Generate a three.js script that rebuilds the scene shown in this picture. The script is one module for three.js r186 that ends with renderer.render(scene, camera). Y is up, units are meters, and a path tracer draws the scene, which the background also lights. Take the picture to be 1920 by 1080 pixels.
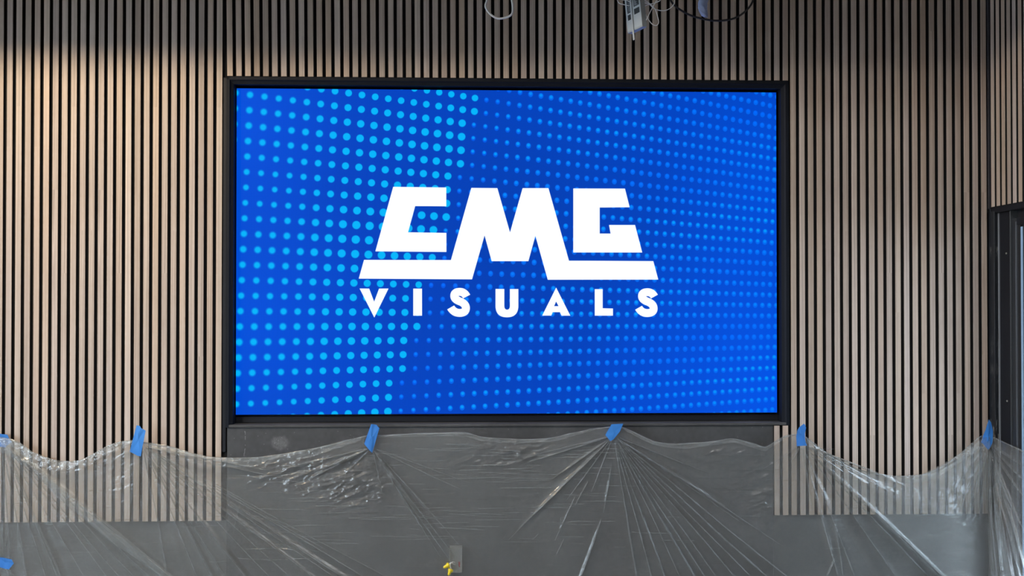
import * as THREE from 'three';
import { RoundedBoxGeometry } from 'three/addons/geometries/RoundedBoxGeometry.js';
import { mergeGeometries } from 'three/addons/utils/BufferGeometryUtils.js';
import { RectAreaLightUniformsLib } from 'three/addons/lights/RectAreaLightUniformsLib.js';

// ---------------------------------------------------------------- camera, sky, exposure
const scene = new THREE.Scene();
const camera = new THREE.PerspectiveCamera(2 * Math.atan(540 / 1500) * 180 / Math.PI, 1920 / 1080, 0.05, 60);
camera.rotation.order = 'YXZ';
camera.position.set(0, 1.62, 3.6);
camera.rotation.y = -1.7 * Math.PI / 180;
camera.rotation.x = 0.5 * Math.PI / 180;
camera.setViewOffset(1920, 1080, 0, -12, 1920, 1080);
scene.background = new THREE.Color().setRGB(9.0, 10.8, 12.8);          // bright overcast sky, seen only through the glazing
const renderer = new THREE.WebGLRenderer({ antialias: true });
renderer.toneMapping = THREE.LinearToneMapping;
renderer.toneMappingExposure = 1.0;
renderer.shadowMap.enabled = true;
RectAreaLightUniformsLib.init();
const FILL_PANEL = 8;                                                    // luminance of the added ceiling fill panels
const WARM_LAMP = 15.5;                                                // candela of the bare bulb under the ceiling

// measured positions, in metres along the wall (u) and above the floor (y); the screen artwork in thousandths of its width
const DATA = {
 topEdge: [[-2.3857,0.9289],[-2.2718,0.9562],[-2.1807,1.0371],[-2.1234,1.0252],[-2.0546,1.0062],[-1.997,0.9663],[-1.9394,0.9403],[-1.8819,0.9236],[-1.7967,0.9208],[-1.7323,0.9485],[-1.6748,0.9809],[-1.6171,1.0016],[-1.564,1.0084],[-1.513,1.0011],[-1.4435,0.9913],[-1.3739,0.9769],[-1.2926,0.9507],[-1.2111,0.9361],[-1.118,0.9309],[-1.0247,0.9327],[-0.9314,0.9439],[-0.8378,0.9575],[-0.7442,0.9758],[-0.6503,0.9989],[-0.5564,1.022],[-0.5164,1.0266],[-0.474,1.0264],[-0.3915,1.0307],[-0.2734,1.0348],[-0.1077,1.0364],[-0.0722,1.0291],[-0.0247,1.017],[0.0822,1.0094],[0.2012,1.0064],[0.2727,1.0108],[0.3682,1.0317],[0.4638,1.0503],[0.5357,1.0595],[0.5884,1.0592],[0.6315,1.0447],[0.6915,1.0158],[0.7516,0.9917],[0.8478,0.9816],[0.9201,0.986],[0.9924,0.9904],[1.0891,1.0043],[1.1253,0.9993],[1.1858,0.9822],[1.2415,0.9651],[1.2585,0.9722],[1.2949,0.9936],[1.3313,1.0126],[1.3678,1.0196],[1.4042,1.0195],[1.4333,1.0049],[1.4891,0.9638],[1.5499,0.9227],[1.6107,0.8911],[1.6715,0.8619],[1.7447,0.8446],[1.8424,0.8319],[1.9404,0.8361],[1.9895,0.8503],[2.0387,0.8717],[2.0879,0.9027],[2.1373,0.9362],[2.1867,0.9794],[2.2238,1.0082],[2.2558,1.0128],[2.2854,1.0079],[2.3539,0.9982],[2.4962,0.9795],[2.798,0.93],[3.198,0.8]],
 ridges: [[-2.1234,1.0112,-1.3371,0.4007,7,7,0],[-2.1234,1.0112,-1.3834,0.4012,4,5,0],[-2.1234,1.0112,-1.4413,0.4018,3,4,0],[-2.1234,1.0112,-1.476,0.4021,-3,4,0],[-2.1234,1.0112,-1.5107,0.4025,2,5,0],[-2.1234,1.0112,-1.6377,0.4038,2,5,0],[-2.1234,1.0112,-1.838,0.4058,4,4,0],[-2.1234,1.0112,-1.861,0.4061,3,4,0],[-2.1234,1.0112,-1.8104,0.4055,-3,4,0],[-2.1234,1.0112,-1.9941,0.4074,3,5,0],[-2.1234,1.0112,-2.0628,0.4081,3,5,0],[-2.1234,1.0112,-1.7414,0.4048,2,4,0],[-2.1234,1.0112,-1.58,0.4032,2,4,0],[-2.1234,1.0112,-1.9138,0.4066,2,4,0],[-1.5176,0.9894,-1.5209,0.6525,-4,5,1],[-1.5176,0.9894,-1.388,0.4012,3,4,0],[-1.5176,0.9894,-1.3255,0.4006,-2,5,0],[-1.5176,0.9894,-1.2559,0.3999,2,4,0],[-1.5176,0.9894,-1.1885,0.3992,4,5,0],[-1.5176,0.9894,-1.1676,0.399,-4,5,0],[-1.5176,0.9894,-1.1327,0.3986,3,4,0],[-1.5176,0.9894,-1.0372,0.3976,5,5,0],[-1.5176,0.9894,-1.0093,0.3973,-5,6,0],[-1.5176,0.9894,-0.93,0.3965,2,5,0],[-1.5176,0.9894,-0.8365,0.3956,3,5,0],[-1.5176,0.9894,-0.7406,0.3946,5,5,0],[-1.5176,0.9894,-0.7148,0.3943,-5,6,0],[-1.5176,0.9894,-0.6492,0.3936,2,6,0],[-1.5176,0.9894,-0.6,0.3931,5,5,0],[-1.5176,0.9894,-0.5671,0.3928,-6,8,0],[-1.5176,0.9894,-0.5083,0.3922,2,5,0],[-1.5176,0.9894,-0.4142,0.3912,2,4,0],[-1.5176,0.9894,-0.8024,0.8114,5,6,1],[-1.5176,0.9894,-0.8844,0.8542,3,5,1],[-1.5176,0.9894,-0.9779,0.8784,3,5,1],[-1.5176,0.9894,-1.0238,0.5968,2,5,1],[-1.5176,0.9894,-1.1407,0.7386,2,4,1],[-1.5176,0.9894,-0.6964,0.5235,2,5,1],[-0.5139,0.9746,-0.1642,0.4713,6,6,1],[-0.5139,0.9746,-0.1831,0.4715,-4,5,1],[-0.5139,0.9746,-0.2021,0.4835,5,5,1],[-0.5139,0.9746,-0.1406,0.4829,4,5,1],[-0.5139,0.9746,-0.1217,0.4946,-4,5,1],[-0.5139,0.9746,-0.1027,0.518,3,5,1],[-0.5139,0.9746,0.0632,0.3982,-3,3,0],[-0.5139,0.9746,-0.1123,0.783,3,4,1],[-0.5139,0.9746,-0.0721,0.8135,2,4,1],[-0.5139,0.9746,-0.273,0.5904,2,6,1],[-0.5139,0.9746,-0.8375,0.8116,5,9,1],[-0.5139,0.9746,-0.7674,0.8676,4,6,1],[-0.5139,0.9746,-0.65,0.841,3,6,1],[-0.5139,0.9746,-0.6971,0.9002,4,6,1],[-0.5139,0.9746,-0.9312,0.8781,3,5,1],[-0.5139,0.9746,-0.4618,0.7571,2,8,1],[0.5596,1.0212,0.125,0.6107,7,8,1],[0.5596,1.0212,0.1416,0.5868,-5,7,1],[0.5596,1.0212,0.0822,0.5589,4,5,1],[0.5596,1.0212,0.2535,0.8113,5,5,1],[0.5596,1.0212,0.1654,0.9045,4,6,1],[0.5596,1.0212,0.2012,0.9375,3,5,1],[0.5596,1.0212,0.3441,0.7276,3,5,1],[0.5596,1.0212,0.4564,0.7624,2,4,1],[0.5596,1.0212,0.6618,0.3802,4,3,0],[0.5596,1.0212,0.6714,0.3801,-3,3,0],[0.5596,1.0212,0.7266,0.3795,3,3,0],[0.5596,1.0212,0.7866,0.3789,4,3,0],[0.5596,1.0212,0.7986,0.3788,-3,4,0],[0.5596,1.0212,0.8587,0.3782,2,4,0],[0.5596,1.0212,0.9261,0.3775,4,3,0],[0.5596,1.0212,0.9429,0.3773,-4,4,0],[0.5596,1.0212,0.9718,0.377,3,3,0],[0.5596,1.0212,1.0273,0.3765,2,4,0],[0.5596,1.0212,1.1117,0.3756,3,3,0],[0.5596,1.0212,1.1286,0.3754,-3,4,0],[0.5596,1.0212,1.1842,0.3748,2,4,0],[0.5596,1.0212,1.2568,0.3741,5,3,0],[0.5596,1.0212,1.2713,0.374,-3,4,0],[0.5596,1.0212,1.286,0.4288,3,3,0],[0.5596,1.0212,1.325,0.5241,4,3,1],[0.5596,1.0212,1.3445,0.5526,-3,4,1],[0.5596,1.0212,0.9969,0.8422,3,4,1],[0.5596,1.0212,1.0282,0.8061,-3,5,1],[0.5596,1.0212,1.1606,0.614,3,4,1],[0.5596,1.0212,1.0642,0.6984,2,4,1],[0.5596,1.0212,0.7994,0.8196,2,4,1],[0.5596,1.0212,0.5593,0.7498,-2,4,1],[0.5499,0.8927,0.5089,0.674,5,4,1],[0.5089,0.674,0.4012,0.3829,7,6,0],[0.5089,0.674,0.4203,0.3827,-4,8,0],[0.3943,0.77,0.2892,0.5524,3,5,1],[0.3202,0.6803,0.3249,0.5853,2,5,1],[0.4517,0.8338,0.3799,0.7035,3,5,1],[0.2368,0.605,0.1892,0.558,2,5,1],[0.344,0.5851,0.2963,0.4906,2,5,1],[0.5065,0.6194,0.5589,0.4406,-3,5,1],[1.5489,0.6467,1.5869,0.3827,4,5,1],[1.5532,0.4908,1.4993,0.3716,5,5,1],[-0.8375,0.8186,-0.8023,0.7596,3,5,1],[-1.0826,0.7616,-1.117,0.5976,2,5,1],[1.4114,0.9786,2.0412,0.3661,7,6,0],[1.4114,0.9786,2.0118,0.3664,-5,5,0],[1.4114,0.9786,1.9873,0.3666,4,5,0],[1.4114,0.9786,1.5625,0.371,4,9,0],[1.4114,0.9786,1.6453,0.3701,3,10,0],[1.4114,0.9786,1.7306,0.3692,-3,9,0],[1.4114,0.9786,1.8405,0.3681,3,8,0],[1.4114,0.9786,1.2291,0.8646,3,5,1],[1.4114,0.9786,1.258,0.8166,-2,5,1],[1.4114,0.9786,1.3504,0.8831,4,4,1],[1.4114,0.9786,1.8717,0.7981,5,5,1],[1.4114,0.9786,1.9401,0.7639,4,5,1],[1.4114,0.9786,1.7447,0.8518,4,4,1],[1.4114,0.9786,1.8176,0.7527,3,6,1],[1.4114,0.9786,1.6469,0.814,3,5,1],[1.4114,0.9786,1.4517,0.6714,3,6,1],[2.2556,0.979,1.9205,0.7689,5,5,1],[2.2556,0.979,1.8668,0.7981,4,5,1],[2.2556,0.979,1.9771,0.8118,3,5,1],[2.2556,0.979,2.1356,0.5938,4,6,1],[2.2556,0.979,2.0815,0.5991,3,6,1],[2.2556,0.979,2.1727,0.6514,4,5,1],[2.2556,0.979,2.2094,0.6053,3,5,1],[2.2556,0.979,2.0502,0.7149,3,6,1],[2.2556,0.979,2.2573,0.3638,5,5,0],[2.2556,0.979,2.2376,0.364,-4,6,0],[2.2556,0.979,2.2868,0.3635,4,4,0],[2.2556,0.979,2.3301,0.3745,6,4,0],[2.2556,0.979,2.3451,0.3797,-4,4,0],[2.2556,0.979,2.3636,0.3861,5,4,0],[2.2556,0.979,2.3965,0.3974,7,4,0],[2.2556,0.979,2.4145,0.4037,-5,4,0],[2.2556,0.979,2.4323,0.4098,5,4,0],[2.2556,0.979,2.464,0.4208,7,5,0],[2.2556,0.979,2.4848,0.4279,-4,4,0],[2.2556,0.979,2.5258,0.4647,5,4,0],[2.2556,0.979,2.5593,0.5096,5,4,0],[2.2556,0.979,2.5437,0.6169,5,4,1],[2.2556,0.979,2.5776,0.7383,4,4,1],[2.2556,0.979,2.5621,0.8349,4,4,1],[2.2556,0.979,2.5626,0.9022,4,4,1],[-2.0976,0.4898,-2.1102,0.6992,3,4,1],[-2.0976,0.4898,-2.0868,0.606,3,4,1],[-2.0976,0.4898,-2.0628,0.4081,3,4,0],[-2.0976,0.4898,-2.1315,0.4088,3,4,0],[-2.0976,0.4898,-2.0285,0.4078,2,4,0],[-2.0976,0.4898,-2.2012,0.6069,3,4,1]],
 crumples: [[-0.7673,0.8535,0.288,0.09119999999999999,1.7],[-0.556,0.7696,0.144,0.08399999999999999,1.3],[0.0347,0.9432,0.312,0.09599999999999999,1.0],[0.2965,0.8704,0.19199999999999998,0.144,0.45],[0.9923,0.9426,0.19199999999999998,0.05279999999999999,1.0],[1.2096,0.8169,0.12,0.16799999999999998,1.0],[1.2455,0.673,0.09599999999999999,0.09599999999999999,0.8],[-1.8589,0.9352,0.21599999999999997,0.05279999999999999,1.0],[-1.6048,0.8238,0.072,0.10799999999999998,0.5],[1.7931,0.7409,0.36,0.12,0.35],[2.1363,0.7384,0.10799999999999998,0.144,0.5],[-1.3738,0.9511,0.288,0.0336,0.5],[-0.5091,0.9226,0.144,0.08399999999999999,0.5],[-0.6967,0.6882,0.26399999999999996,0.09599999999999999,0.3]],
 swag: {"left":[[1.4163,0.9882],[1.6467,0.7564],[2.0412,0.3661]],"right":[[2.2531,0.9742],[2.2568,0.7376],[2.2598,0.3638]]},
 fold: [[[-2.1165,1.0205],[-2.1301,0.988]],[[-1.9968,0.936],[-2.0311,0.9129]],[[-1.8814,0.8257],[-1.9226,0.7886]],[[-1.7659,0.7315],[-1.8072,0.6945]],[[-1.6502,0.6372],[-1.6824,0.6048]],[[-1.4416,0.4835],[-1.467,0.4651]],[[-1.3371,0.4007],[-1.3602,0.3892]]],
 tapes: [[[-2.1663,1.0449],[-2.1091,1.0353],[-2.0906,1.0026],[-2.1179,0.9795],[-2.166,0.9891]],[[-1.5343,1.0792],[-1.5205,1.0768],[-1.5135,1.0663],[-1.4949,1.0556],[-1.5153,0.9435],[-1.5292,0.9459],[-1.5616,0.9648]],[[-0.5145,1.0805],[-0.4922,1.0768],[-0.479,1.0617],[-0.5108,0.9529],[-0.5257,0.9692],[-0.5461,0.9922]],[[0.5469,1.0745],[0.5996,1.0766],[0.5851,1.0417],[0.5557,1.0066],[0.542,0.9993],[0.5196,1.027]],[[1.4104,1.0732],[1.417,1.0682],[1.4218,1.0545],[1.4168,1.0274],[1.4191,0.9819],[1.4264,0.9746],[1.3788,0.9725],[1.378,1.0147],[1.3824,1.0412],[1.3902,1.0568]],[[2.2516,1.0885],[2.2628,1.074],[2.2725,1.036],[2.2697,0.9822],[2.2523,0.951],[2.2303,0.9776],[2.219,0.9849],[2.2276,1.0186]],[[-2.1245,0.5149],[-2.0948,0.5123],[-2.0604,0.5027],[-2.0524,0.4863],[-2.0717,0.461],[-2.1243,0.4708]]],
 logo: [[[286.6,180.8],[383.3,181.7],[383.3,215.5],[326.3,215.2],[312.9,264.9],[383.6,265.8],[383.7,300.1],[254.3,299.3]],[[430.5,182.2],[477.9,182.5],[501.7,266.0],[525.4,182.3],[572.6,182.1],[610.6,316.9],[767.9,317.5],[776.9,351.0],[572.0,351.4],[548.7,268.4],[535.3,317.0],[468.2,317.1],[454.6,267.9],[431.1,350.8],[224.0,349.7],[233.3,316.0],[392.9,316.2]],[[619.7,182.5],[715.1,182.3],[723.6,216.1],[667.8,216.8],[667.8,266.3],[689.2,266.3],[686.3,250.3],[733.9,250.2],[747.0,300.5],[619.6,300.7]],[[224.8,368.3],[242.5,368.5],[251.6,392.5],[260.5,368.5],[278.0,368.3],[251.9,422.1]],[[323.2,368.5],[339.4,368.5],[339.5,418.6],[323.2,418.6]],[[658.9,369.4],[673.8,369.4],[673.8,404.9],[692.9,405.4],[692.9,418.8],[658.9,418.8]]],
 letterA: [[[587.2,366.3],[613.6,418.8],[597.1,418.8],[594.1,412.3],[580.7,412.3],[578.1,418.7],[561.2,418.7]],[[587.1,392.5],[591.5,401.0],[583.5,401.0]]],
 strokeS: [[[421.7,383.3],[417.1,374.6],[408.9,374.6],[398.8,374.6],[398.8,381.8],[398.8,387.9],[407.4,391.5],[420.2,396.1],[420.2,404.6],[420.2,413.5],[408.2,413.5],[398.0,413.5],[392.1,403.3]],[[770.4,383.3],[765.8,375.0],[757.5,375.0],[747.1,375.0],[747.1,382.2],[747.1,388.4],[755.9,392.0],[768.8,396.7],[768.8,405.2],[768.8,413.9],[756.6,413.9],[746.3,413.9],[740.6,403.9]]]
};

// ---------------------------------------------------------------- helpers
let seed = 20260;
const rnd = () => { seed = (seed * 1664525 + 1013904223) >>> 0; return seed / 4294967296; };
const rr = (a, b) => a + (b - a) * rnd();
const hash = (x, y) => { let h = (x * 374761393 + y * 668265263) | 0; h = Math.imul(h ^ (h >>> 13), 1274126177); return ((h ^ (h >>> 16)) >>> 0) / 4294967296; };
const fade = t => t * t * (3 - 2 * t);
function noise(x, y) {
  const i = Math.floor(x), j = Math.floor(y), u = fade(x - i), v = fade(y - j);
  const a = hash(i, j), b = hash(i + 1, j), c = hash(i, j + 1), d = hash(i + 1, j + 1);
  return a + (b - a) * u + (c - a) * v + (a - b - c + d) * u * v;
}
const fbm = (x, y, n = 4) => { let s = 0, a = 0.5; for (let k = 0; k < n; k++) { s += a * noise(x, y); x = x * 2.03 + 17.1; y = y * 2.03 + 5.7; a *= 0.5; } return s; };
const clamp = (v, a, b) => Math.min(b, Math.max(a, v));
const smooth = (a, b, v) => fade(clamp((v - a) / (b - a), 0, 1));

const taken = {};
function numbered(name) { const n = taken[name] = (taken[name] ?? -1) + 1; return n ? `${name}_${String(n).padStart(3, '0')}` : name; }
function mesh(name, geometry, material, parent) {
  const m = new THREE.Mesh(geometry, material);
  m.name = parent ? name : numbered(name); m.castShadow = true; m.receiveShadow = true;
  (parent ?? scene).add(m);
  return m;
}
function tag(o, label, category, group) { o.userData.label = label; o.userData.category = category; if (group) o.userData.group = group; return o; }
function thing(name, label, category, group, pos = [0, 0, 0]) {
  const g = new THREE.Group(); g.name = numbered(name); g.position.set(...pos); scene.add(g);
  return tag(g, label, category, group);
}
function structure(o, label, category) { o.userData.kind = 'structure'; o.userData.label = label; o.userData.category = category; return o; }
function structGroup(name, label, category) { const g = new THREE.Group(); g.name = name; scene.add(g); return structure(g, label, category); }
// box given by its lower and upper corner, uv in metres
function box(x0, y0, z0, x1, y1, z1) {
  const g = new THREE.BoxGeometry(x1 - x0, y1 - y0, z1 - z0); g.translate((x0 + x1) / 2, (y0 + y1) / 2, (z0 + z1) / 2);
  return metreUV(g);
}
function rbox(x0, y0, z0, x1, y1, z1, r = 0.002) {
  const g = new RoundedBoxGeometry(x1 - x0, y1 - y0, z1 - z0, 2, r); g.translate((x0 + x1) / 2, (y0 + y1) / 2, (z0 + z1) / 2);
  return metreUV(g);
}
function metreUV(g) {
  const p = g.attributes.position, n = g.attributes.normal, uv = new Float32Array(p.count * 2);
  for (let k = 0; k < p.count; k++) {
    const ax = Math.abs(n.getX(k)), ay = Math.abs(n.getY(k)), az = Math.abs(n.getZ(k));
    if (az >= ax && az >= ay) { uv[2 * k] = p.getX(k); uv[2 * k + 1] = p.getY(k); }
    else if (ax >= ay) { uv[2 * k] = p.getZ(k); uv[2 * k + 1] = p.getY(k); }
    else { uv[2 * k] = p.getX(k); uv[2 * k + 1] = p.getZ(k); }
  }
  g.setAttribute('uv', new THREE.BufferAttribute(uv, 2));
  return g;
}
function tube(points, r, seg = 40, rad = 8, closed = false) {
  return new THREE.TubeGeometry(new THREE.CatmullRomCurve3(points.map(p => new THREE.Vector3(...p)), closed), seg, r, rad, closed);
}
function dataTexture(w, h, f, { srgb = true, repeat = [1, 1] } = {}) {
  const d = new Uint8Array(w * h * 4);
  for (let y = 0; y < h; y++) for (let x = 0; x < w; x++) {
    const c = f(x, y), k = (y * w + x) * 4;
    d[k] = clamp(c[0], 0, 255); d[k + 1] = clamp(c[1], 0, 255); d[k + 2] = clamp(c[2], 0, 255); d[k + 3] = 255;
  }
  const t = new THREE.DataTexture(d, w, h); t.wrapS = t.wrapT = THREE.RepeatWrapping; t.magFilter = THREE.LinearFilter; t.minFilter = THREE.LinearMipmapLinearFilter; t.generateMipmaps = true;
  if (srgb) t.colorSpace = THREE.SRGBColorSpace;
  t.repeat.set(...repeat); t.needsUpdate = true;
  return t;
}
const std = o => new THREE.MeshStandardMaterial(o);
const phys = o => new THREE.MeshPhysicalMaterial(o);
const lin = (r, g, b) => new THREE.Color().setRGB(r, g, b);

// ---------------------------------------------------------------- materials
// oak veneer: 16 strips side by side, each as wide as a slat, 2.4 m long
const oakMap = dataTexture(1024, 1024, (x, y) => {
  const s = Math.floor(x / 64), fx = (x % 64) / 64, fy = y / 1024 * 2.4;
  const warp = (fbm(fy * 1.6 + s * 31, s * 7.3, 3) - 0.45) * 1.5;
  const arch = s % 4 === 1 ? Math.pow(fx - 0.5, 2) * 3.0 * (0.5 + noise(fy * 0.8, s)) : 0;
  const lines = fbm((fx + warp * 0.35 + arch) * 11 + s * 50, fy * 0.9 + s * 3, 4);
  const pores = hash(Math.floor(x * 0.9) + s * 91, Math.floor(y / 7)) > 0.93 ? -9 : 0;
  const blotch = (noise(fy * 2.2 + s * 13, s * 2.1) - 0.5) * 13 + (fbm(fx * 2 + s * 9, fy * 5, 3) - 0.45) * 16;
  const v = (lines - 0.47) * 60 + pores + blotch;
  const t = (hash(s, 77) - 0.5) * 15, h = (hash(s, 55) - 0.5) * 8;
  return [184 + v + t, 167 + v * 0.98 + t - h * 0.3, 152 + v * 0.92 + t * 0.9 - h];
}, { repeat: [1, 1] });
const M = {};
M.oak = [[1, 1, 1], [0.93, 0.93, 0.95], [1.0, 0.96, 0.92]].map(c => std({ map: oakMap, color: lin(...c), roughness: 0.62 }));   // veneer on the face of a slat
M.core = std({ color: lin(0.008, 0.008, 0.008), roughness: 0.9 });
M.felt = std({ color: lin(0.008, 0.008, 0.009), roughness: 1 });
M.black = phys({ color: lin(0.010, 0.011, 0.015), roughness: 0.55, specularIntensity: 0.5 });
M.blackDull = std({ color: lin(0.010, 0.010, 0.012), roughness: 0.8 });
const scuffMap = dataTexture(1024, 512, (x, y) => {            // dark grey board, 2.5 m by 1.25 m: roller marks, rubbed patches, scratches
  const u = x / 1024 * 2.5, v = y / 512 * 1.25;
  let c = 68 + (fbm(u * 5, v * 3, 5) - 0.47) * 26 + (noise(u * 70, v * 70) - 0.5) * 8 + (noise(u * 6.5, 3.1) - 0.5) * 12;
  const px = (u - 1.564) / 0.045, py = (v - 0.985) / 0.035;
  const patch = smooth(1.2, 0.5, Math.hypot(px, py) + (fbm(u * 30, v * 30, 3) - 0.45) * 1.1);
  c += patch * (16 + 26 * noise(u * 220, v * 220));
  const p2 = smooth(1.1, 0.4, Math.hypot((u - 1.87) / 0.11, (v - 0.99) / 0.04) + (fbm(u * 20, v * 25, 3) - 0.45) * 1.4);
  c += p2 * 12 * noise(u * 160, v * 160);
  if (Math.abs(u - 1.405 - 0.012 * Math.sin((v - 0.9) * 16)) < 0.0014 && v > 0.93 && v < 1.045 && noise(v * 90, 2) > 0.3) c += 55;
  if (hash(x, y + 900) > 0.9993) c += 70;
  return [c, c, c * 1.01];
}, { repeat: [1 / 2.5, 1 / 1.25] });
M.board = std({ map: scuffMap, roughness: 0.62 });
const plasterMap = dataTexture(512, 512, (x, y) => {
  const c = 88 + (fbm(x / 60, y / 60, 5) - 0.47) * 22 + (hash(x, y) - 0.5) * 6;
  return [c, c, c];
});
M.wallDark = std({ map: plasterMap, roughness: 0.85 });
const concreteMap = dataTexture(512, 512, (x, y) => { const c = 112 + (fbm(x / 50, y / 50, 5) - 0.47) * 40 + (hash(x, y) - 0.5) * 10; return [c, c * 0.99, c * 0.96]; }, { repeat: [0.5, 0.5] });
M.concrete = std({ map: concreteMap, roughness: 0.8 });
M.paint = std({ color: lin(0.40, 0.40, 0.40), roughness: 0.9 });
M.ceiling = std({ color: lin(0.06, 0.06, 0.06), roughness: 0.95 });
M.soffit = std({ color: lin(0.05, 0.05, 0.05), roughness: 0.95 });
M.glass = phys({ color: 0xffffff, roughness: 0, transmission: 1, thickness: 0, ior: 1.5 });
M.whiteCable = std({ color: lin(0.80, 0.78, 0.74), roughness: 0.5 });
M.blackCable = std({ color: lin(0.012, 0.012, 0.013), roughness: 0.45 });
M.tape = [lin(0.035, 0.20, 0.60), lin(0.04, 0.23, 0.66)].map(color => std({ color, roughness: 0.75 }));
M.steel = std({ color: lin(0.55, 0.55, 0.52), metalness: 0.75, roughness: 0.38 });
M.screw = std({ color: lin(0.6, 0.6, 0.58), metalness: 0.8, roughness: 0.35 });

// crinkles pressed into the plastic film: short, mostly level creases
function creaseTexture() {
  const w = 2048, c = document.createElement('canvas'); c.width = w; c.height = w;
  const g = c.getContext('2d'); g.fillStyle = '#808080'; g.fillRect(0, 0, w, w);
  g.lineCap = 'round';
  for (let k = 0; k < 1500; k++) {
    const x = rnd() * w, y = rnd() * w, level = rnd() < 0.8, len = level ? rr(30, 330) : rr(20, 110), a = level ? rr(-0.06, 0.06) : rr(0, Math.PI);
    g.strokeStyle = rnd() < 0.6 ? `rgba(255,255,255,${rr(0.08, 0.5)})` : `rgba(0,0,0,${rr(0.08, 0.4)})`;
    g.lineWidth = rr(1.5, 5);
    g.beginPath(); g.moveTo(x, y);
    g.quadraticCurveTo(x + Math.cos(a) * len / 2 + rr(-6, 6), y + Math.sin(a) * len / 2 + rr(-8, 8), x + Math.cos(a) * len, y + Math.sin(a) * len);
    g.stroke();
  }
  const t = new THREE.CanvasTexture(c); t.wrapS = t.wrapT = THREE.RepeatWrapping; t.repeat.set(1 / 1.3, 1 / 1.3);
  return t;
}
M.film = phys({ color: lin(0.86, 0.88, 0.88), roughness: 0.14, transmission: 0.905, thickness: 0, ior: 1.5, bumpMap: creaseTexture(), bumpScale: 0.0045, side: THREE.DoubleSide });

// ---------------------------------------------------------------- the room
const XL = -4.4, XR = 2.313, ZB = 7.2, H = 3.6, ZW = -0.021, SOFFIT = 3.02;
structure(mesh('floor', box(XL - 0.2, -0.1, -0.25, XR + 0.2, 0, ZB + 0.2), M.concrete), 'grey concrete floor of the room', 'floor');
structure(mesh('ceiling', box(XL - 0.2, H, -0.25, XR + 0.2, H + 0.15, ZB + 0.2), M.ceiling), 'dark unfinished ceiling', 'ceiling');
structure(mesh('wall_back', box(XL - 0.2, 0, -0.25, XR + 0.2, H, ZW - 0.06), M.wallDark), 'dark grey wall carrying the slat panels and the LED screen', 'wall');
// the wall lining leaves a niche for the screen
const lining = structGroup('wall_lining', 'dark grey wall boarding showing below the slat panels', 'wall');
for (const [x0, y0, x1, y1] of [[XL, 0, -1.163, H], [1.367, 0, XR, H], [-1.163, 2.622, 1.367, H], [-1.163, 0, 1.367, 1.058]]) mesh('board', box(x0, y0, ZW - 0.06, x1, y1, ZW), M.wallDark, lining);
{
  const g = structGroup('wall_left', 'pale side wall with an added window', 'wall');
  mesh('pier', box(XL - 0.2, 0, ZW, XL, H, 1.2), M.paint, g); mesh('pier', box(XL - 0.2, 0, 5.4, XL, H, ZB), M.paint, g);
  mesh('header', box(XL - 0.2, 2.8, 1.2, XL, H, 5.4), M.paint, g); mesh('parapet', box(XL - 0.2, 0, 1.2, XL, 0.8, 5.4), M.paint, g);
  const w = structGroup('window_1', 'added black framed window bringing sky fill through the unseen side wall', 'window');  // window added out of view to let in bluish sky fill
  for (let k = 0; k < 5; k++) mesh('mullion', box(XL - 0.14, 0.8, 1.2 + k * 1.0375, XL - 0.06, 2.8, 1.25 + k * 1.0375), M.black, w);
  for (let k = 0; k < 4; k++) mesh('pane', box(XL - 0.103, 0.8, 1.25 + k * 1.0375, XL - 0.097, 2.8, 1.2 + (k + 1) * 1.0375), M.glass, w);
}
structure(mesh('trim_1', box(XL, SOFFIT, ZW, XR, H, 1.0), M.soffit), 'dark soffit boxed in along the top of the slat wall', 'soffit');
structure(mesh('wall_rear', box(XL, 0, ZB, XR, H, ZB + 0.2), M.paint), 'pale wall facing the slat wall', 'wall');

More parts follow.
